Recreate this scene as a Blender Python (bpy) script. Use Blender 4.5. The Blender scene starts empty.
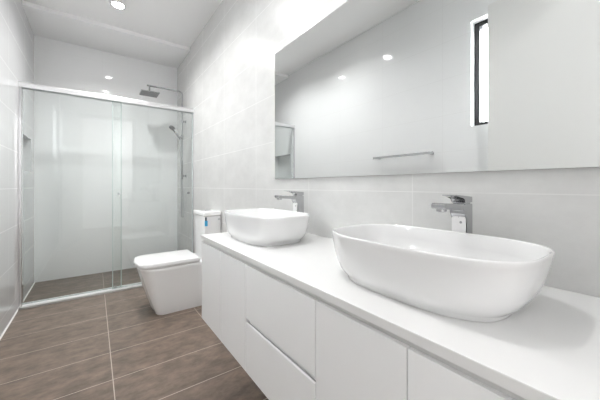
import bpy, bmesh, math
from mathutils import Vector, Matrix

C = bpy.context.scene.collection
H = 1.03                       # eye height of the camera (m); layout is written in units of H
S = bpy.context.scene

# ------------------------------------------------------------------ camera
cam_d = bpy.data.cameras.new('camera'); cam = bpy.data.objects.new('camera', cam_d); C.objects.link(cam)
cam.location = (0, 0, H)
cam.rotation_euler = (math.radians(90), 0, -math.atan(206/280))
cam_d.sensor_width = 36; cam_d.lens = 280/600*36
cam_d.shift_y = -14/600
cam_d.clip_start = 0.01
S.camera = cam

# ------------------------------------------------------------------ world, light, exposure
W = bpy.data.worlds.new('daylight'); S.world = W; W.use_nodes = True
W.node_tree.nodes['Background'].inputs[0].default_value = (0.97, 0.985, 1.0, 1)
W.node_tree.nodes['Background'].inputs[1].default_value = 18.0
S.view_settings.view_transform = 'Standard'; S.view_settings.look = 'None'
S.view_settings.gamma = 1; S.view_settings.use_curve_mapping = False
S.view_settings.exposure = 0.66
S.cycles.max_bounces = 16; S.cycles.diffuse_bounces = 8; S.cycles.glossy_bounces = 8
S.cycles.transparent_max_bounces = 24
LAMP_W = 7.4
SPOTS = ((0.17, 2.94), (0.17, 2.15), (0.42, 0.90))
HALL_FILL_W = 30.0  # power of the added fill lamp in the hall
NEAR_W = 4.0

# ------------------------------------------------------------------ materials
def mat(name, col, rough=0.5, metal=0.0, spec=0.5, coat=0.0):
    m = bpy.data.materials.new(name); m.use_nodes = True
    b = m.node_tree.nodes['Principled BSDF']
    b.inputs['Base Color'].default_value = (*col, 1)
    b.inputs['Roughness'].default_value = rough
    b.inputs['Metallic'].default_value = metal
    b.inputs['Specular IOR Level'].default_value = spec
    b.inputs['Coat Weight'].default_value = coat
    b.inputs['Coat Roughness'].default_value = 0.03
    nt = m.node_tree                       # faint procedural surface variation
    tc = nt.nodes.new('ShaderNodeTexCoord'); n = nt.nodes.new('ShaderNodeTexNoise')
    n.inputs['Scale'].default_value = 9; n.inputs['Detail'].default_value = 3
    nt.links.new(tc.outputs['Object'], n.inputs['Vector'])
    mr = nt.nodes.new('ShaderNodeMapRange')
    mr.inputs['To Min'].default_value = max(rough*0.85, 0.01); mr.inputs['To Max'].default_value = rough*1.15
    nt.links.new(n.outputs['Fac'], mr.inputs['Value']); nt.links.new(mr.outputs[0], b.inputs['Roughness'])
    return m

def tile_mat(name, axes, origin, size, colA, colB, mortar, msize, rough, noise_scale, stretch, tone, bump=0.0, spec=0.5):
    """stack-bond tiles laid in world metres: axes = the two world axes, origin = one joint crossing"""
    m = bpy.data.materials.new(name); m.use_nodes = True
    nt = m.node_tree; N = nt.nodes.new; L = nt.links.new
    b = nt.nodes['Principled BSDF']
    g = N('ShaderNodeNewGeometry'); sx = N('ShaderNodeSeparateXYZ'); L(g.outputs['Position'], sx.inputs[0])
    cx = N('ShaderNodeCombineXYZ')
    for i, a in enumerate(axes):
        ad = N('ShaderNodeMath'); ad.operation = 'ADD'; ad.inputs[1].default_value = -origin[i] + 20*size[i]
        L(sx.outputs['XYZ'.index(a)], ad.inputs[0]); L(ad.outputs[0], cx.inputs[i])
    br = N('ShaderNodeTexBrick'); br.offset = 0; br.squash = 1
    br.inputs['Scale'].default_value = 1; br.inputs['Brick Width'].default_value = size[0]
    br.inputs['Row Height'].default_value = size[1]; br.inputs['Mortar Size'].default_value = msize
    br.inputs['Mortar Smooth'].default_value = 0.1; br.inputs['Bias'].default_value = 0
    br.inputs['Color1'].default_value = (*colA, 1); br.inputs['Color2'].default_value = (*colB, 1)
    br.inputs['Mortar'].default_value = (*colA, 1)
    L(cx.outputs[0], br.inputs['Vector'])
    mp = N('ShaderNodeMapping'); mp.inputs['Scale'].default_value = (*stretch, 1); L(cx.outputs[0], mp.inputs['Vector'])
    n = N('ShaderNodeTexNoise'); n.inputs['Scale'].default_value = noise_scale; n.inputs['Detail'].default_value = 8
    n.inputs['Roughness'].default_value = 0.7; L(mp.outputs[0], n.inputs['Vector'])
    mr = N('ShaderNodeMapRange'); mr.inputs['From Min'].default_value = 0.3; mr.inputs['From Max'].default_value = 0.7
    mr.inputs['To Min'].default_value = tone[0]; mr.inputs['To Max'].default_value = tone[1]; L(n.outputs['Fac'], mr.inputs['Value'])
    mu = N('ShaderNodeMix'); mu.data_type = 'RGBA'; mu.blend_type = 'MULTIPLY'; mu.inputs[0].default_value = 1
    L(br.outputs['Color'], mu.inputs[6]); L(mr.outputs[0], mu.inputs[7])
    mo = N('ShaderNodeMix'); mo.data_type = 'RGBA'; L(br.outputs['Fac'], mo.inputs[0])
    L(mu.outputs[2], mo.inputs[6]); mo.inputs[7].default_value = (*mortar, 1)
    L(mo.outputs[2], b.inputs['Base Color'])
    rr = N('ShaderNodeMapRange'); rr.inputs['To Min'].default_value = rough; rr.inputs['To Max'].default_value = 0.7
    L(br.outputs['Fac'], rr.inputs['Value']); L(rr.outputs[0], b.inputs['Roughness'])
    b.inputs['Specular IOR Level'].default_value = spec
    if bump:
        n2 = N('ShaderNodeTexNoise'); n2.inputs['Scale'].default_value = 5; n2.inputs['Detail'].default_value = 1
        mp2 = N('ShaderNodeMapping'); mp2.inputs['Scale'].default_value = (0.5, 1.6, 1); L(cx.outputs[0], mp2.inputs['Vector'])
        L(mp2.outputs[0], n2.inputs['Vector'])
        bp = N('ShaderNodeBump'); bp.inputs['Strength'].default_value = bump; bp.inputs['Distance'].default_value = 0.01
        L(n2.outputs['Fac'], bp.inputs['Height']); L(bp.outputs[0], b.inputs['Normal'])
    return m

def glass_mat(name, tint, edge=False):
    m = bpy.data.materials.new(name); m.use_nodes = True
    nt = m.node_tree; nt.nodes.clear(); N = nt.nodes.new; L = nt.links.new
    out = N('ShaderNodeOutputMaterial'); mx = N('ShaderNodeMixShader')
    t = N('ShaderNodeBsdfTransparent'); t.inputs[0].default_value = (*tint, 1)
    g = N('ShaderNodeBsdfGlossy'); g.inputs['Roughness'].default_value = 0.0
    fr = N('ShaderNodeFresnel'); ge = N('ShaderNodeNewGeometry'); ior = N('ShaderNodeMapRange')
    ior.inputs['To Min'].default_value = 1.6; ior.inputs['To Max'].default_value = 1/1.6   # same reflectance from both sides of a face
    L(ge.outputs['Backfacing'], ior.inputs['Value']); L(ior.outputs[0], fr.inputs['IOR'])
    L(fr.outputs[0], mx.inputs[0]); L(t.outputs[0], mx.inputs[1]); L(g.outputs[0], mx.inputs[2]); L(mx.outputs[0], out.inputs[0])
    return m

TW, TH = 0.6, 0.3
JY, JZ = 0.552*H, 0.98*H
M_floor = tile_mat('taupe_floor_tile', 'XY', (0.079*H, 1.737*H), (TW, TH), (0.166, 0.124, 0.096), (0.181, 0.136, 0.106),
                   (0.52, 0.45, 0.39), 0.0022, 0.33, 9.0, (1.0, 1.7), (0.52, 1.46), spec=0.45)
M_wr = tile_mat('stone_look_wall_tile', 'YZ', (JY, JZ), (TW, TH), (0.66, 0.66, 0.65), (0.67, 0.67, 0.66),
                (0.69, 0.69, 0.68), 0.0016, 0.22, 4.0, (1, 1.4), (0.92, 1.06), bump=0.05)
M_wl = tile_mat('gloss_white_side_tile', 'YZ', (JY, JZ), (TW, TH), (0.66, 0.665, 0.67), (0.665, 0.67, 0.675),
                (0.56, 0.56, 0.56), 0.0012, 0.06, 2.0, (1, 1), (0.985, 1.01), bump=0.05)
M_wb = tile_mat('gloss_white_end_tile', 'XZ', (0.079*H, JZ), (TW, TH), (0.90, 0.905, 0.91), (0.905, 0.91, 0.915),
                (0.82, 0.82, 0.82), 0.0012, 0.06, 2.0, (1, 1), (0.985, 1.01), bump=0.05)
M_paint = mat('white_ceiling_paint', (0.88, 0.88, 0.88), 0.6)
M_step_light = mat('step_face_painted_light', (0.95, 0.95, 0.95), 0.4)  # whiter tone stands in for light on the ceiling step face
M_door = mat('white_door_paint', (0.60, 0.60, 0.59), 0.4)
M_cer = mat('white_ceramic', (0.80, 0.80, 0.80), 0.09, coat=0.2)
M_cer2 = mat('white_glazed_pan', (0.89, 0.89, 0.89), 0.08, coat=0.5)
M_plas = mat('white_gloss_plastic', (0.80, 0.80, 0.80), 0.15)
M_stone = mat('white_quartz_top', (0.80, 0.80, 0.795), 0.16)
M_cab = mat('white_gloss_cabinet', (0.92, 0.925, 0.93), 0.2)
M_chan = mat('grey_channel', (0.62, 0.62, 0.615), 0.4)
M_gap = mat('cabinet_carcass', (0.60, 0.60, 0.60), 0.5)
M_chrome = mat('polished_chrome', (0.50, 0.505, 0.515), 0.04, 1.0)
M_alu = mat('bright_aluminium', (0.80, 0.80, 0.81), 0.33, 1.0)
M_dark = mat('dark_nozzle_plate', (0.16, 0.16, 0.165), 0.35)
M_jamb = mat('polished_jamb', (0.72, 0.72, 0.73), 0.12, 1.0)
M_plate = mat('dull_sill_plate', (0.36, 0.34, 0.32), 0.3, 1.0)
M_track = mat('white_track', (0.84, 0.84, 0.84), 0.4)
M_edge_refr = mat('green_tinged_edge_refraction', (0.56, 0.64, 0.62), 0.3)  # colour stands in for the darkened refraction along the glass edges
M_hose = mat('steel_hose', (0.55, 0.56, 0.57), 0.3, 1.0)
M_black = mat('black_window_frame', (0.012, 0.012, 0.013), 0.4)
M_glass = glass_mat('clear_shower_glass', (0.980, 0.996, 0.991))
M_edge = mat('green_glass_edge', (0.22, 0.33, 0.30), 0.15)
M_pane = glass_mat('clear_window_glass', (0.97, 0.98, 0.98))
M_mirror = mat('silvered_mirror', (0.91, 0.925, 0.92), 0.0, 1.0)
M_mirror.node_tree.nodes['Principled BSDF'].inputs['Roughness'].default_value = 0.0
M_medge = mat('mirror_edge', (0.62, 0.66, 0.65), 0.2)
M_seal = mat('white_sealant', (0.80, 0.79, 0.77), 0.5)
M_paper = mat('white_paper_tag', (0.86, 0.86, 0.86), 0.6)
M_grey = mat('grey_print', (0.35, 0.36, 0.37), 0.6)
M_blue = mat('blue_sticker', (0.06, 0.42, 0.72), 0.4)
M_navy = mat('dark_sticker', (0.03, 0.05, 0.08), 0.4)
M_lamp = bpy.data.materials.new('lit_diffuser'); M_lamp.use_nodes = True
_b = M_lamp.node_tree.nodes['Principled BSDF']
_b.inputs['Emission Color'].default_value = (1, 0.985, 0.96, 1); _b.inputs['Emission Strength'].default_value = 40

# ------------------------------------------------------------------ mesh helpers
def finish(name, bm, m, parent=None, off=None, smooth=None):
    if off is not None: bmesh.ops.translate(bm, verts=bm.verts, vec=-Vector(off))
    bmesh.ops.recalc_face_normals(bm, faces=bm.faces)
    me = bpy.data.meshes.new(name); bm.to_mesh(me); bm.free()
    for mm in (m if isinstance(m, (list, tuple)) else [m]): me.materials.append(mm)
    if smooth is not None:
        me.polygons.foreach_set('use_smooth', [True]*len(me.polygons))
        me.set_sharp_from_angle(angle=math.radians(smooth))
    o = bpy.data.objects.new(name, me); C.objects.link(o)
    if parent: o.parent = parent
    return o

def box(bm, x0, x1, y0, y1, z0, z1, bev=0.0, seg=2):
    r = bmesh.ops.create_cube(bm, size=1)
    vs = r['verts']
    for v in vs:
        v.co = Vector(((x0+x1)/2 + v.co.x*(x1-x0), (y0+y1)/2 + v.co.y*(y1-y0), (z0+z1)/2 + v.co.z*(z1-z0)))
    if bev:
        es = list({e for v in vs for e in v.link_edges})
        bmesh.ops.bevel(bm, geom=es, offset=bev, segments=seg, affect='EDGES', profile=0.6)
    return bm

def B(x0, x1, y0, y1, z0, z1, bev=0.0, seg=2):
    return box(bmesh.new(), x0, x1, y0, y1, z0, z1, bev, seg)

def loft(bm, rings, cap0=True, cap1=True):
    vr = [[bm.verts.new(p) for p in r] for r in rings]
    n = len(vr[0])
    for a, b in zip(vr, vr[1:]):
        for i in range(n): bm.faces.new((a[i], a[(i+1) % n], b[(i+1) % n], b[i]))
    if cap0: bm.faces.new(vr[0][::-1])
    if cap1: bm.faces.new(vr[-1])
    return bm

def tube(bm, pts, r, n=12):
    pts = [Vector(p) for p in pts]
    t = (pts[1]-pts[0]).normalized()
    up = Vector((0, 0, 1)) if abs(t.z) < 0.9 else Vector((0, 1, 0))
    u = t.cross(up).normalized(); rings = []
    for i, p in enumerate(pts):
        a = pts[max(i-1, 0)]; c = pts[min(i+1, len(pts)-1)]
        t = (c-a).normalized(); u = (u - t*u.dot(t)).normalized(); w = t.cross(u)
        rr = r[i] if isinstance(r, (list, tuple)) else r
        rings.append([p + rr*(math.cos(2*math.pi*k/n)*u + math.sin(2*math.pi*k/n)*w) for k in range(n)])
    return loft(bm, rings)

def bend(p, q, s, r, n=8):
    """points from p to s turning at q with radius r"""
    p, q, s = Vector(p), Vector(q), Vector(s)
    a = q + (p-q).normalized()*r; c = q + (s-q).normalized()*r
    out = [p]
    for i in range(n+1):
        t = i/n; out.append(a*(1-t)**2 + q*2*t*(1-t) + c*t*t)
    return out + [s]

def prism(bm, prof, axis, a0, a1, bev=0.0):
    """extrude a 2D profile along an axis"""
    def P(u, v, w): return {'Y': (u, w, v), 'X': (w, u, v), 'Z': (u, v, w)}[axis]
    r0 = [P(u, v, a0) for u, v in prof]; r1 = [P(u, v, a1) for u, v in prof]
    vs0 = len(bm.verts); es0 = len(bm.edges)
    loft(bm, [r0, r1])
    if bev:
        bm.edges.ensure_lookup_table()
        bmesh.ops.bevel(bm, geom=list(bm.edges)[es0:], offset=bev, segments=2, affect='EDGES', profile=0.6)
    return bm

def superring(cx, cy, z, a, b, n, N=72):
    out = []
    for k in range(N):
        t = 2*math.pi*k/N; c, s = math.cos(t), math.sin(t)
        out.append((cx + a*math.copysign(abs(c)**(2/n), c), cy + b*math.copysign(abs(s)**(2/n), s), z))
    return out

def voxel(xs, ys, zs, solid):
    bm = bmesh.new(); V = {}
    def vert(i, j, k):
        if (i, j, k) not in V: V[i, j, k] = bm.verts.new((xs[i], ys[j], zs[k]))
        return V[i, j, k]
    nx, ny, nz = len(xs)-1, len(ys)-1, len(zs)-1
    def s(i, j, k): return 0 <= i < nx and 0 <= j < ny and 0 <= k < nz and solid(i, j, k)
    for i in range(nx):
        for j in range(ny):
            for k in range(nz):
                if not s(i, j, k): continue
                for d, q in (((-1,0,0), ((0,0,0),(0,0,1),(0,1,1),(0,1,0))), ((1,0,0), ((1,0,0),(1,1,0),(1,1,1),(1,0,1))),
                             ((0,-1,0), ((0,0,0),(1,0,0),(1,0,1),(0,0,1))), ((0,1,0), ((0,1,0),(0,1,1),(1,1,1),(1,1,0))),
                             ((0,0,-1), ((0,0,0),(0,1,0),(1,1,0),(1,0,0))), ((0,0,1), ((0,0,1),(1,0,1),(1,1,1),(0,1,1)))):
                    if not s(i+d[0], j+d[1], k+d[2]):
                        bm.faces.new([vert(i+a, j+b, k+c) for a, b, c in q])
    return bm

def thing(name, label, cat, loc=(0, 0, 0), group=None, kind=None):
    o = bpy.data.objects.new(name, None); C.objects.link(o); o.location = loc
    o.empty_display_size = 0.1
    return tag(o, label, cat, group, kind)

def tag(o, label=None, cat=None, group=None, kind=None):
    if label: o['label'] = label
    if cat: o['category'] = cat
    if group: o['group'] = group
    if kind: o['kind'] = kind
    return o

def copy_tree(o, parent=None):
    c = o.copy(); C.objects.link(c)
    if parent: c.parent = parent
    for ch in list(o.children): copy_tree(ch, c)
    return c

def struct(name, bm, m, parent=None, off=None, smooth=None, label=None):
    o = finish(name, bm, m, parent, off, smooth)
    if not parent: o['kind'] = 'structure'
    if label: o['label'] = label
    return o

# ------------------------------------------------------------------ room shell
XL, XR = -0.497*H, 0.891*H
YB, YF = 3.96*H, -0.10*H
ZC, ZS = 2.597*H, 2.562*H           # main ceiling, lower ceiling over the shower
T = 0.12
struct('floor', B(-1.1, 1.7, YF-1.85, YB+T, -0.1, 0), M_floor, label='taupe stone look floor tiles with pale grout')
bm = voxel((XL-0.3, XR+T), (YF-T, 3.36*H, YB+T), (ZS, ZC, ZC+0.1), lambda i, j, k: k == 1 or j == 1)
struct('step_face_light', B(XL, XR, 3.352*H, 3.36*H, ZS-0.002, ZC, 0.002), M_step_light, label='face of the ceiling step with its brighter light painted in white')  # strip added whiter than the ceiling to paint in the step's brighter light
struct('ceiling', bm, M_paint, label='white plaster ceiling stepping down over the shower')
struct('wall_right', B(XR, XR+T, YF, YB+T, 0, ZC), M_wr, label='pale stone look tiled wall behind the vanity')
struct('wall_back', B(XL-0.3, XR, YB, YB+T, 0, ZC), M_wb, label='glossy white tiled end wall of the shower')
WY0, WY1, WZ0, WZ1 = 0.40*H, 0.924*H, 1.442*H, 2.225*H
NY0, NY1, NZ0, NZ1 = 3.30*H, 3.76*H, 1.133*H, 1.456*H
def left_solid(i, j, k):
    if j == 1 and k in (2, 3, 4): pass
    y = (ys[j]+ys[j+1])/2; z = (zs[k]+zs[k+1])/2
    if WY0 < y < WY1 and WZ0 < z < WZ1: return False
    if i == 1 and NY0 < y < NY1 and NZ0 < z < NZ1: return False
    return True
ys = [YF, WY0, WY1, NY0, NY1, YB]; zs = sorted([0, WZ0, WZ1, NZ0, NZ1, ZC])
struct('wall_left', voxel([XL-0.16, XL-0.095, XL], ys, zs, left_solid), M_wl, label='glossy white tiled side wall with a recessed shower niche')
DX0, DX1, DZ = -0.19*H, 0.62*H, 2.29*H
xs = [-1.1, DX0, DX1, 1.7]
bm = voxel(xs, [YF-T, YF], [0, DZ, ZC], lambda i, j, k: k == 1 or i != 1)
struct('wall_front', bm, M_wb, label='tiled wall with the open doorway')
bm = bmesh.new()
box(bm, DX0-0.06, DX0, YF-0.012, YF+0.012, 0, DZ+0.06, 0.003); box(bm, DX1, DX1+0.06, YF-0.012, YF+0.012, 0, DZ+0.06, 0.003)
box(bm, DX0, DX1, YF-0.012, YF+0.012, DZ, DZ+0.06, 0.003)
struct('trim_1', bm, M_door, label='white architrave around the doorway')
bm = bmesh.new(); prism(bm, [(XL, 0), (XL+0.008, 0), (XL+0.002, 0.007), (XL, 0.008)], 'Y', YF, YB)
struct('trim_2', bm, M_seal, label='white sealant line along the foot of the side wall')

# door leaf, swung open towards the left wall
dl = thing('door_1', 'white door leaf standing open near the window', 'door', (-0.185*H, -0.100*H, 0.0), kind='structure')
DL = 0.90*H
finish('leaf', B(0, DL, -0.018, 0.018, 0.008, 2.225*H, 0.002), M_door, dl)
bm = bmesh.new()
tube(bm, [(DL-0.06, -0.018, 0.98), (DL-0.06, -0.026, 0.98)], 0.026, 20); tube(bm, bend((DL-0.06, -0.02, 0.98), (DL-0.06, -0.06, 0.98), (DL-0.18, -0.06, 0.98), 0.012), 0.009)
finish('lever_handle', bm, M_chrome, dl, smooth=40)
dl.rotation_euler.z = math.radians(90+14.5)

# hall beyond the doorway
HY = YF-1.75
bm = voxel([-1.1, -1.0, 1.6, 1.7], [HY-0.1, HY, YF-T], [0, 2.7, 2.8], lambda i, j, k: k == 1 or j == 0 or i != 1)
struct('wall_hall', bm, M_paint, label='plain white hall outside the doorway')
hl = bpy.data.lights.new('hall_fill_light', 'AREA'); hl.shape = 'DISK'; hl.size = 0.3; hl.energy = HALL_FILL_W; hl.color = (1, 1, 1)  # unseen fill lamp, added to send soft light through the doorway
hlo = bpy.data.objects.new('hall_fill_light', hl); C.objects.link(hlo); hlo.location = (1.25, HY+0.9, 2.68)

# window in the left wall
wn = thing('window_1', 'tall black framed window in the white tiled wall', 'window', (XL-0.08, (WY0+WY1)/2, WZ0), kind='structure')
off = wn.location
bm = bmesh.new(); fw = 0.035; x0, x1 = XL-0.128, XL-0.064
box(bm, x0, x1, WY0, WY0+fw, WZ0, WZ1, 0.003); box(bm, x0, x1, WY1-fw, WY1, WZ0, WZ1, 0.003)
box(bm, x0, x1, WY0+fw, WY1-fw, WZ0, WZ0+fw, 0.003); box(bm, x0, x1, WY0+fw, WY1-fw, WZ1-fw, WZ1, 0.003)
finish('window_frame', bm, M_black, wn, off)
finish('window_pane', B(XL-0.099, XL-0.093, WY0+fw-0.008, WY1-fw+0.008, WZ0+fw-0.008, WZ1-fw+0.008), M_pane, wn, off)

# ------------------------------------------------------------------ downlights
def make_downlight(label):
    t = thing('ceiling_downlight', label, 'ceiling light', (0, 0, ZC), 'recessed ceiling downlights')
    N = 40; bm = bmesh.new()
    prof = [(0.062, 0.0), (0.0615, -0.004), (0.058, -0.006), (0.050, -0.006), (0.047, -0.003), (0.0465, 0.0)]
    loft(bm, [[(r*math.cos(2*math.pi*k/N), r*math.sin(2*math.pi*k/N), z) for k in range(N)] for r, z in prof], False, False)
    finish('trim_ring', bm, M_plas, t, smooth=40)
    bm = bmesh.new()
    loft(bm, [[(r*math.cos(2*math.pi*k/N), r*math.sin(2*math.pi*k/N), z) for k in range(N)] for r, z in ((0.0468, -0.0002), (0.0468, -0.0025), (0.044, -0.0032))])
    finish('diffuser', bm, M_lamp, t)
    ld = bpy.data.lights.new('downlight_beam', 'AREA'); ld.shape = 'DISK'; ld.size = 0.085; ld.energy = LAMP_W
    ld.color = (1, 1, 1); ld.spread = math.radians(140)
    lo = bpy.data.objects.new('downlight_beam', ld); C.objects.link(lo); lo.parent = t; lo.location = (0, 0, -0.008)
    return t
d0 = make_downlight('round white recessed downlight in the ceiling just in front of the shower')
d0.location = (SPOTS[0][0]*H, SPOTS[0][1]*H, ZC)
d1 = copy_tree(d0); d1.location = (SPOTS[1][0]*H, SPOTS[1][1]*H, ZC)
d2 = copy_tree(d0); d2.location = (SPOTS[2][0]*H, SPOTS[2][1]*H, ZC)
d2['label'] = 'round white recessed ceiling downlight over the vanity, nearest the doorway'
for ch in d2.children:
    if ch.type == 'LIGHT': ch.data = ch.data.copy(); ch.data.energy = NEAR_W      # dimmer lamp
d1['label'] = 'round white recessed ceiling downlight further from the shower, above the toilet'

# ------------------------------------------------------------------ shower screen
sy0, sy1 = 3.185*H, 3.25*H
ss = thing('shower_screen', 'silver framed sliding glass shower screen across the end of the bathroom', 'shower screen', ((XL+XR)/2, 3.18*H, 0))
off = ss.location
zt0, zt1 = 1.808*H, 1.854*H
bm = bmesh.new()
prism(bm, [(sy0, zt0), (sy0, zt1-0.012), (sy0+0.004, zt1), (sy1-0.01, zt1), (sy1-0.005, zt0), (3.243*H, zt0), (3.243*H, zt0+0.02), (3.194*H, zt0+0.02), (3.194*H, zt0)], 'X', XL, XR, 0.0015)
finish('header_rail', bm, M_alu, ss, off)
bm = bmesh.new()
prism(bm, [(3.194*H, 0), (3.195*H, 0.015), (3.240*H, 0.015), (3.241*H, 0.026), (sy1, 0.026), (sy1, 0)], 'X', XL, XR, 0.001)
finish('sill_track', bm, M_track, ss, off)
finish('sill_plate', B(XL, XR, 3.150*H, 3.1938*H, 0.0, 0.004, 0.001), M_plate, ss, off)
for x0, x1, jy in ((XL, -0.474*H, sy0), (XR-0.013*H, XR, 3.185*H)):
    finish('wall_jamb', B(x0, x1, jy, sy1-0.014, 0.0155, zt0-0.0005, 0.003), M_jamb, ss, off)
for x0, x1, yy, kx in ((-0.475*H, 0.217*H, 3.229*H, 0.195*H), (0.139*H, 0.882*H, 3.206*H, 0.835*H)):
    bm = B(x0, x1, yy-0.004, yy+0.004, 0.022, zt0+0.01)
    bm.faces.ensure_lookup_table()
    for f in bm.faces: f.material_index = 0 if abs(f.normal.y) > 0.5 else 1
    gp = finish('glass_panel', bm, [M_glass, M_edge], ss, off)
    for ex in ((x1-0.004,) if kx < 0.5*H else (x0+0.004, x1-0.004)):
        finish('edge_refraction', B(ex-0.004, ex+0.004, yy-0.0055, yy+0.0055, 0.024, zt0+0.005, 0.001), M_edge_refr, gp, off)  # added strips imitating the dark refracted look of the panel edges
    bm = bmesh.new()
    for s in (-1, 1):
        tube(bm, [(kx, yy+s*0.003, 0.925*H), (kx, yy+s*0.008, 0.925*H), (kx, yy+s*0.016, 0.925*H), (kx, yy+s*0.018, 0.925*H)], [0.007, 0.008, 0.012, 0.010], 20)
    finish('pull_knob', bm, M_chrome, gp, off, smooth=40)
    bm = bmesh.new(); gx = kx - 0.03*H
    box(bm, gx-0.012, gx+0.012, yy-0.0085, yy-0.004, 0.0155, 0.036, 0.001); box(bm, gx-0.012, gx+0.012, yy+0.004, yy+0.0085, 0.0155, 0.036, 0.001)
    finish('bottom_guide', bm, M_hose, gp, off)

# ------------------------------------------------------------------ shower set on the right wall
rx, ry = 0.85*H, 3.53*H
sh = thing('shower_set', 'chrome rain shower column with hand shower and hose inside the shower', 'shower', (XR, ry, 1.0*H))
off = sh.location
ztop = 2.125*H
bm = bmesh.new()
tube(bm, bend((rx, ry, 1.08*H), (rx, ry, ztop), (0.475*H, ry, ztop), 0.05), 0.0105, 14)
finish('riser_pipe', bm, M_chrome, sh, off, smooth=40)
for z in (1.77*H, 1.12*H):
    bm = bmesh.new()
    tube(bm, [(XR, ry, z), (XR-0.006, ry, z), (XR-0.0065, ry, z), (rx, ry, z)], [0.022, 0.022, 0.009, 0.009], 18)
    tube(bm, [(rx, ry, z-0.018), (rx, ry, z+0.018)], 0.015, 16)
    finish('wall_bracket', bm, M_chrome, sh, off, smooth=40)
hx = 0.50*H
bm = bmesh.new(); prism(bm, [(hx-0.095, ry-0.095), (hx+0.095, ry-0.095), (hx+0.095, ry+0.095), (hx-0.095, ry+0.095)], 'Z', 2.03*H, 2.03*H+0.012, 0.003)
rh = finish('rain_head', bm, M_chrome, sh, off)
finish('nozzle_plate', B(hx-0.089, hx+0.089, ry-0.089, ry+0.089, 2.03*H-0.003, 2.03*H+0.001), M_dark, rh, off)
bm = bmesh.new(); tube(bm, [(hx, ry, 2.03*H+0.010), (hx, ry, 2.03*H+0.02), (hx, ry, 2.03*H+0.03), (hx, ry, ztop+0.004)], [0.02, 0.02, 0.010, 0.010], 16)
finish('swivel_joint', bm, M_chrome, rh, off, smooth=40)
# slider holding the hand shower
hz = 1.585*H
bm = bmesh.new(); tube(bm, [(rx, ry, hz-0.025), (rx, ry, hz+0.025)], 0.018, 16); tube(bm, [(rx, ry, hz), (rx-0.035, ry-0.012, hz)], 0.014, 14)
finish('slider', bm, M_chrome, sh, off, smooth=40)
a = Vector((rx-0.025, ry-0.02, hz-0.035)); d = Vector((-0.62, -0.10, 0.78)).normalized()
bm = bmesh.new(); L_ = 0.135
tube(bm, [a, a+d*0.03, a+d*0.09, a+d*L_], [0.011, 0.0125, 0.0125, 0.015], 14)
hs = finish('hand_shower', bm, M_chrome, sh, off, smooth=40)
bm = bmesh.new(); nrm = Vector((-0.60, -0.1, -0.80)).normalized(); c0 = a+d*(L_+0.024)
tube(bm, [c0-nrm*0.014, c0-nrm*0.012, c0+nrm*0.010, c0+nrm*0.012], [0.028, 0.035, 0.037, 0.034], 24)
finish('spray_face', bm, M_dark, hs, off, smooth=40)
pts = []
zb = 0.63*H; pa = a; pb = Vector((rx+0.005, ry+0.03, 1.10*H))
for i in range(33):
    t = i/32; ang = math.pi*t
    if t < 0.42: s = t/0.42; pts.append(Vector((pa.x+0.012*s, pa.y+0.0*s, pa.z*(1-s)+(zb+0.03)*s)))
    elif t > 0.58: s = (t-0.58)/0.42; pts.append(Vector((pa.x+0.034*(1-s)+pb.x*s-pa.x*s if False else (pa.x+0.034)*(1-s)+pb.x*s, pa.y*(1-s)+pb.y*s, (zb+0.03)*(1-s)+pb.z*s)))
    else:
        s = (t-0.42)/0.16; pts.append(Vector((pa.x+0.023-0.011*math.cos(math.pi*s), pa.y, zb+0.03-0.03*math.sin(math.pi*s))))
bm = bmesh.new(); tube(bm, pts, 0.0065, 10)
finish('hose', bm, M_hose, sh, off, smooth=60)

# ------------------------------------------------------------------ toilet
tc = 2.535*H
to = thing('toilet', 'white back to wall toilet with closed lid beside the vanity', 'toilet', (0.57*H, tc, 0))
off = to.location
def dring(xf, xb, hw, z, r, n=10, bow=0.012):
    """D-shaped outline: square back at xb, rounded front corners of radius r at xf"""
    out = [(xb, tc-hw, z)]
    for i in range(n+1):
        t = math.pi/2*i/n; out.append((xf+r-r*math.sin(t), tc-hw+r-r*math.cos(t), z))
    for i in range(1, 8):
        t = i/8; y = (tc-hw+r)*(1-t)+(tc+hw-r)*t; out.append((xf-bow*math.sin(math.pi*t), y, z))
    for i in range(n+1):
        t = math.pi/2*(1-i/n); out.append((xf+r-r*math.sin(t), tc+hw-r+r*math.cos(t), z))
    out.append((xb, tc+hw, z)); return out
bm = bmesh.new(); e = 0.001
loft(bm, [dring((xf)*H, XR-e, hw*H, z*H, r) for xf, hw, z, r in (
    (0.392, 0.158, 0.0, 0.055), (0.386, 0.160, 0.006, 0.055), (0.372, 0.163, 0.05, 0.06), (0.330, 0.170, 0.18, 0.07),
    (0.296, 0.178, 0.30, 0.085), (0.282, 0.182, 0.345, 0.09), (0.278, 0.183, 0.362, 0.09), (0.284, 0.178, 0.370, 0.088))])
finish('pan', bm, M_cer2, to, off, smooth=40)
bm = bmesh.new()
loft(bm, [dring(xf*H, 0.70*H, hw*H, z*H, r) for xf, hw, z, r in ((0.280, 0.174, 0.3705, 0.085), (0.277, 0.177, 0.372, 0.087), (0.277, 0.177, 0.380, 0.087), (0.280, 0.174, 0.3815, 0.085))])
st = finish('seat', bm, M_plas, to, off, smooth=40)
bm = bmesh.new()
loft(bm, [dring(xf*H, xb*H, hw*H, z*H, r) for xf, xb, hw, z, r in ((0.268, 0.70, 0.185, 0.3820, 0.09), (0.262, 0.704, 0.189, 0.3850, 0.093), (0.262, 0.705, 0.189, 0.404, 0.093), (0.268, 0.70, 0.185, 0.4105, 0.09), (0.31, 0.66, 0.15, 0.4135, 0.078))])
ld = finish('lid', bm, M_plas, to, off, smooth=40)
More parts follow.
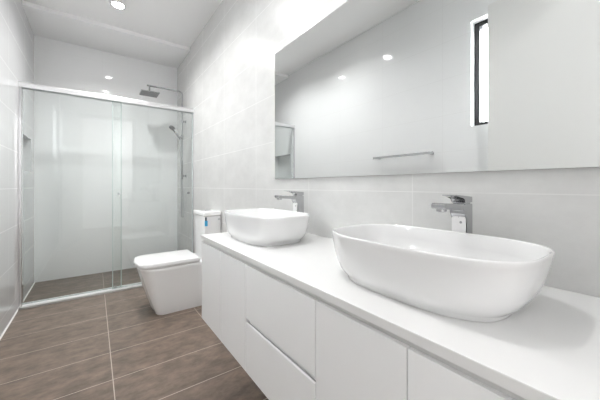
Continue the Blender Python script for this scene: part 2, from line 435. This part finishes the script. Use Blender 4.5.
for s in (-1, 1):
    bm = bmesh.new(); tube(bm, [(0.712*H, tc+s*0.075-0.02, 0.383*H), (0.712*H, tc+s*0.075+0.02, 0.383*H)], 0.009, 14)
    finish('hinge', bm, M_chrome, ld, off, smooth=40)
tk = tc-0.025*H
def rrect(x0, x1, y0, y1, z, r, n=6):
    out = []
    for cx, cy, a0 in ((x1-r, y1-r, 0), (x0+r, y1-r, 90), (x0+r, y0+r, 180), (x1-r, y0+r, 270)):
        for i in range(n+1):
            t = math.radians(a0+90*i/n); out.append((cx+r*math.cos(t), cy+r*math.sin(t), z))
    return out
bm = bmesh.new()
loft(bm, [rrect(x0*H, XR-e, tk-hw*H, tk+hw*H, z*H, 0.016) for x0, hw, z in ((0.752, 0.139, 0.371), (0.750, 0.140, 0.38), (0.747, 0.145, 0.60), (0.745, 0.147, 0.743))])
ci = finish('cistern', bm, M_cer2, to, off, smooth=40)
bm = bmesh.new()
loft(bm, [rrect((0.738+i)*H, XR-e, tk-(0.155-i)*H, tk+(0.155-i)*H, z*H, 0.018) for i, z in ((0.004, 0.746), (0.0, 0.749), (0.0, 0.774), (0.003, 0.780), (0.010, 0.783))])
cl = finish('cistern_lid', bm, M_cer2, to, off, smooth=40)
bm = bmesh.new(); tube(bm, [(0.82*H, tk, 0.782*H), (0.82*H, tk, 0.7875*H), (0.82*H, tk, 0.7885*H)], [0.026, 0.026, 0.022], 28)
finish('flush_button', bm, M_chrome, cl, off, smooth=40)
yside = tc-0.172*H
finish('sticker', B(0.748*H, 0.772*H, yside-0.0013, yside+0.003, 0.662*H, 0.708*H, 0.0004), M_blue, ci, off)['label'] = 'blue sticker with a dark top on the near corner of the cistern'
finish('sticker_band', B(0.751*H, 0.764*H, yside-0.0017, yside+0.003, 0.708*H, 0.737*H, 0.0004), M_navy, ci, off)['label'] = 'dark top of the blue sticker'
bm = bmesh.new(); tube(bm, [(0.868*H, yside+0.004, 0.715*H), (0.868*H, yside-0.012, 0.715*H)], 0.008, 14)
finish('inlet_cap', bm, M_hose, ci, off, smooth=40)

# ------------------------------------------------------------------ vanity cabinet (wall hung)
xf = 0.431*H; va, vb = 0.028*H, 1.412*H; vz0, vz1 = 0.345*H, 0.7305*H
vc = thing('vanity_cabinet', 'long white wall hung double vanity cabinet with doors and drawers', 'vanity', (0.66*H, 0.72*H, vz0))
off = vc.location
finish('carcass', B(xf+0.0195, XR-0.002, va, vb, vz0, 0.736*H, 0.001), M_cab, vc, off)
finish('finger_channel', B(xf+0.010, xf+0.0192, va, vb, 0.700*H, 0.7365*H, 0.0005), M_chan, vc, off)['label'] = 'grey shadow line channel under the benchtop'
g = 0.0014
doorY = [(va, 0.277*H), (0.277*H, 0.523*H), (0.910*H, 1.156*H), (1.156*H, vb)]
for y0, y1 in doorY:
    finish('door', B(xf, xf+0.018, y0+g, y1-g, vz0, vz1-0.008, 0.0012), M_cab, vc, off)
y0, y1 = 0.523*H+g, 0.910*H-g
bm = bmesh.new(); prism(bm, [(xf, 0.535*H), (xf, vz1-0.008), (xf+0.018, vz1-0.008), (xf+0.018, 0.535*H)], 'Y', y0, y1, 0.001)
finish('drawer', bm, M_cab, vc, off)
bm = bmesh.new(); prism(bm, [(xf, vz0), (xf, 0.520*H), (xf+0.004, 0.522*H), (xf+0.018, 0.512*H), (xf+0.018, vz0)], 'Y', y0, y1, 0.0008)
dr = finish('drawer', bm, M_cab, vc, off)
bm = bmesh.new(); prism(bm, [(xf+0.0185, 0.50*H), (xf+0.0185, 0.556*H), (xf+0.021, 0.556*H), (xf+0.021, 0.50*H)], 'Y', y0, y1)
finish('finger_recess', bm, M_cab, dr, off)['label'] = 'shaded finger pull between the drawers'

# benchtop
ct = B(0.4285*H, XR, 0.012*H, 1.424*H, 0.7365*H, 0.756*H, 0.002)
tag(finish('countertop', ct, M_stone), 'long white stone benchtop running over the whole vanity', 'countertop')

# ------------------------------------------------------------------ basins
def make_basin(label):
    t = thing('vessel_basin', label, 'basin', (0, 0, 0.756*H), 'vessel basins on the vanity')
    # (half width x, half length y, z, exponent), outside from the foot up, over the rim, down inside
    prof = [(0.122, 0.162, 0.0, 3.1), (0.126, 0.167, 0.001, 3.1), (0.127, 0.168, 0.004, 3.1), (0.1275, 0.169, 0.008, 3.1), (0.132, 0.176, 0.013, 3.1),
            (0.139, 0.189, 0.026, 3.1), (0.1432, 0.200, 0.045, 3.1), (0.1463, 0.210, 0.075, 3.15), (0.1482, 0.217, 0.108, 3.2), (0.1486, 0.2185, 0.1165, 3.2),
            (0.1475, 0.2177, 0.1195, 3.2), (0.1455, 0.2160, 0.1205, 3.2), (0.1430, 0.2135, 0.1195, 3.2), (0.1415, 0.2120, 0.1165, 3.15),
            (0.138, 0.205, 0.085, 3.1), (0.133, 0.193, 0.055, 2.9), (0.120, 0.170, 0.034, 2.7), (0.090, 0.130, 0.024, 2.4), (0.05, 0.07, 0.0205, 2.2), (0.022, 0.022, 0.019, 2)]
    bm = bmesh.new()
    loft(bm, [superring(0, 0, z*H, a*H, (b+0.018)*H, n, 96) for a, b, z, n in prof])
    finish('bowl', bm, M_cer, t, smooth=50)
    bm = bmesh.new(); z = 0.019*H
    tube(bm, [(0, 0, z), (0, 0, z+0.003), (0, 0, z+0.006), (0, 0, z+0.007)], [0.021, 0.021, 0.018, 0.012], 28)
    finish('pop_up_waste', bm, M_chrome, t, smooth=40)
    return t
BX = 0.645*H
b0 = make_basin('white oval vessel basin nearer the camera, largest thing on the benchtop')
b0.location = (BX, 0.374*H, 0.756*H)
b1 = copy_tree(b0); b1.location = (BX, 1.158*H, 0.756*H)
b1['label'] = 'white vessel basin at the far end of the benchtop beside the toilet'

# ------------------------------------------------------------------ faucets
def make_faucet(label):
    t = thing('basin_faucet', label, 'tap', (0, 0, 0.756*H), 'basin mixers on the vanity')
    w = 0.0195
    bm = bmesh.new(); u = H
    prof = [(-0.018, 0.0), (0.018, 0.0), (0.016, 0.1955*u), (-0.026, 0.1955*u), (-0.044, 0.193*u), (-0.040, 0.180*u), (-0.030, 0.170*u), (-0.021, 0.155*u), (-0.0185, 0.13*u)]
    prism(bm, prof, 'Y', -w, w, 0.002)
    finish('body', bm, M_chrome, t)
    bm = bmesh.new()
    prism(bm, [(-0.036, 0.180*u), (-0.036, 0.1955*u), (-0.132, 0.201*u), (-0.137, 0.198*u), (-0.137, 0.189*u), (-0.133, 0.186*u)], 'Y', -w*0.98, w*0.98, 0.0018)
    sp = finish('spout', bm, M_chrome, t)
    bm = bmesh.new(); tube(bm, [(-0.120, 0, 0.190*u), (-0.120, 0, 0.180*u), (-0.120, 0, 0.178*u)], [0.0125, 0.0125, 0.010], 20)
    finish('aerator', bm, M_chrome, sp, smooth=40)
    bm = bmesh.new()
    prism(bm, [(0.016, 0.199*u), (0.016, 0.2145*u), (-0.02, 0.217*u), (-0.080, 0.2215*u), (-0.081, 0.2185*u), (-0.040, 0.2125*u), (-0.030, 0.209*u), (-0.027, 0.199*u)], 'Y', -w*0.98, w*0.98, 0.0012)
    box(bm, -0.026, 0.011, -w*0.8, w*0.8, 0.194*u, 0.1995*u)
    finish('lever', bm, M_chrome, t)
    return t
FX = 0.826*H
f0 = make_faucet('square chrome mixer tap nearer the camera, behind the large front basin')
f0.location = (FX, 0.359*H, 0.756*H)
f1 = copy_tree(f0); f1.location = (FX, 1.13*H, 0.756*H)
f1['label'] = 'square chrome mixer tap further from the camera, behind the far basin'

def make_tag(label):
    t = thing('hang_tag', label, 'tag', (0, 0, 0), 'paper tags on the taps')
    bm = bmesh.new()
    pr = [(y, z) for y, z, _ in [(p[0], p[1], 0) for p in rrect(-0.0185, 0.0185, -0.052, 0.0, 0, 0.007)]]
    prism(bm, pr, 'X', -0.0012, 0.0, 0.0)
    finish('card', bm, M_paper, t)
    bm = bmesh.new(); tube(bm, [(-0.0010, -0.006, -0.016), (-0.0018, -0.006, -0.016)], 0.0035, 18)
    finish('printed_dot', bm, M_grey, t)
    bm = bmesh.new(); tube(bm, [(-0.0004, 0, -0.004), (-0.0002, 0.0, 0.006), (0.001, 0, 0.012)], 0.0010, 8)
    finish('string', bm, M_grey, t)
    return t
TX = FX-0.0245
t0 = make_tag('white paper tag hanging on the tap behind the large front basin')
t0.location = (TX, 0.359*H, 0.756*H+0.166)
t1 = copy_tree(t0); t1.location = (TX, 1.13*H, 0.756*H+0.166)
t1['label'] = 'white paper tag hanging on the tap behind the far basin'

# ------------------------------------------------------------------ mirror
mi = thing('wall_mirror', 'long frameless mirror on the tiled wall above the vanity', 'mirror', (XR, 0.73*H, 1.042*H))
off = mi.location; mx = XR-0.011*H
finish('backing', B(mx+0.005, XR, 0.022*H, 1.438*H, 1.052*H, 1.787*H), M_gap, mi, off)
bm = B(mx, mx+0.005, 0.012*H, 1.452*H, 1.042*H, 1.797*H, 0.0)
bm.faces.ensure_lookup_table()
for f in bm.faces: f.material_index = 0 if f.normal.x < -0.5 else 1
finish('mirror_glass', bm, [M_mirror, M_medge], mi, off)

# ------------------------------------------------------------------ towel rail on the left wall (seen in the mirror)
tr = thing('towel_rail', 'single chrome towel rail on the side wall, seen in the mirror', 'towel rail', (XL, 1.48*H, 1.27*H))
off = tr.location; zx = XL+0.062
finish('bar', B(zx-0.006, zx+0.006, 1.18*H, 1.78*H, 1.27*H-0.010, 1.27*H+0.010, 0.002), M_chrome, tr, off)
for y in (1.215*H, 1.745*H):
    finish('bracket', B(XL, zx, y-0.011, y+0.011, 1.27*H-0.011, 1.27*H+0.009, 0.002), M_chrome, tr, off)
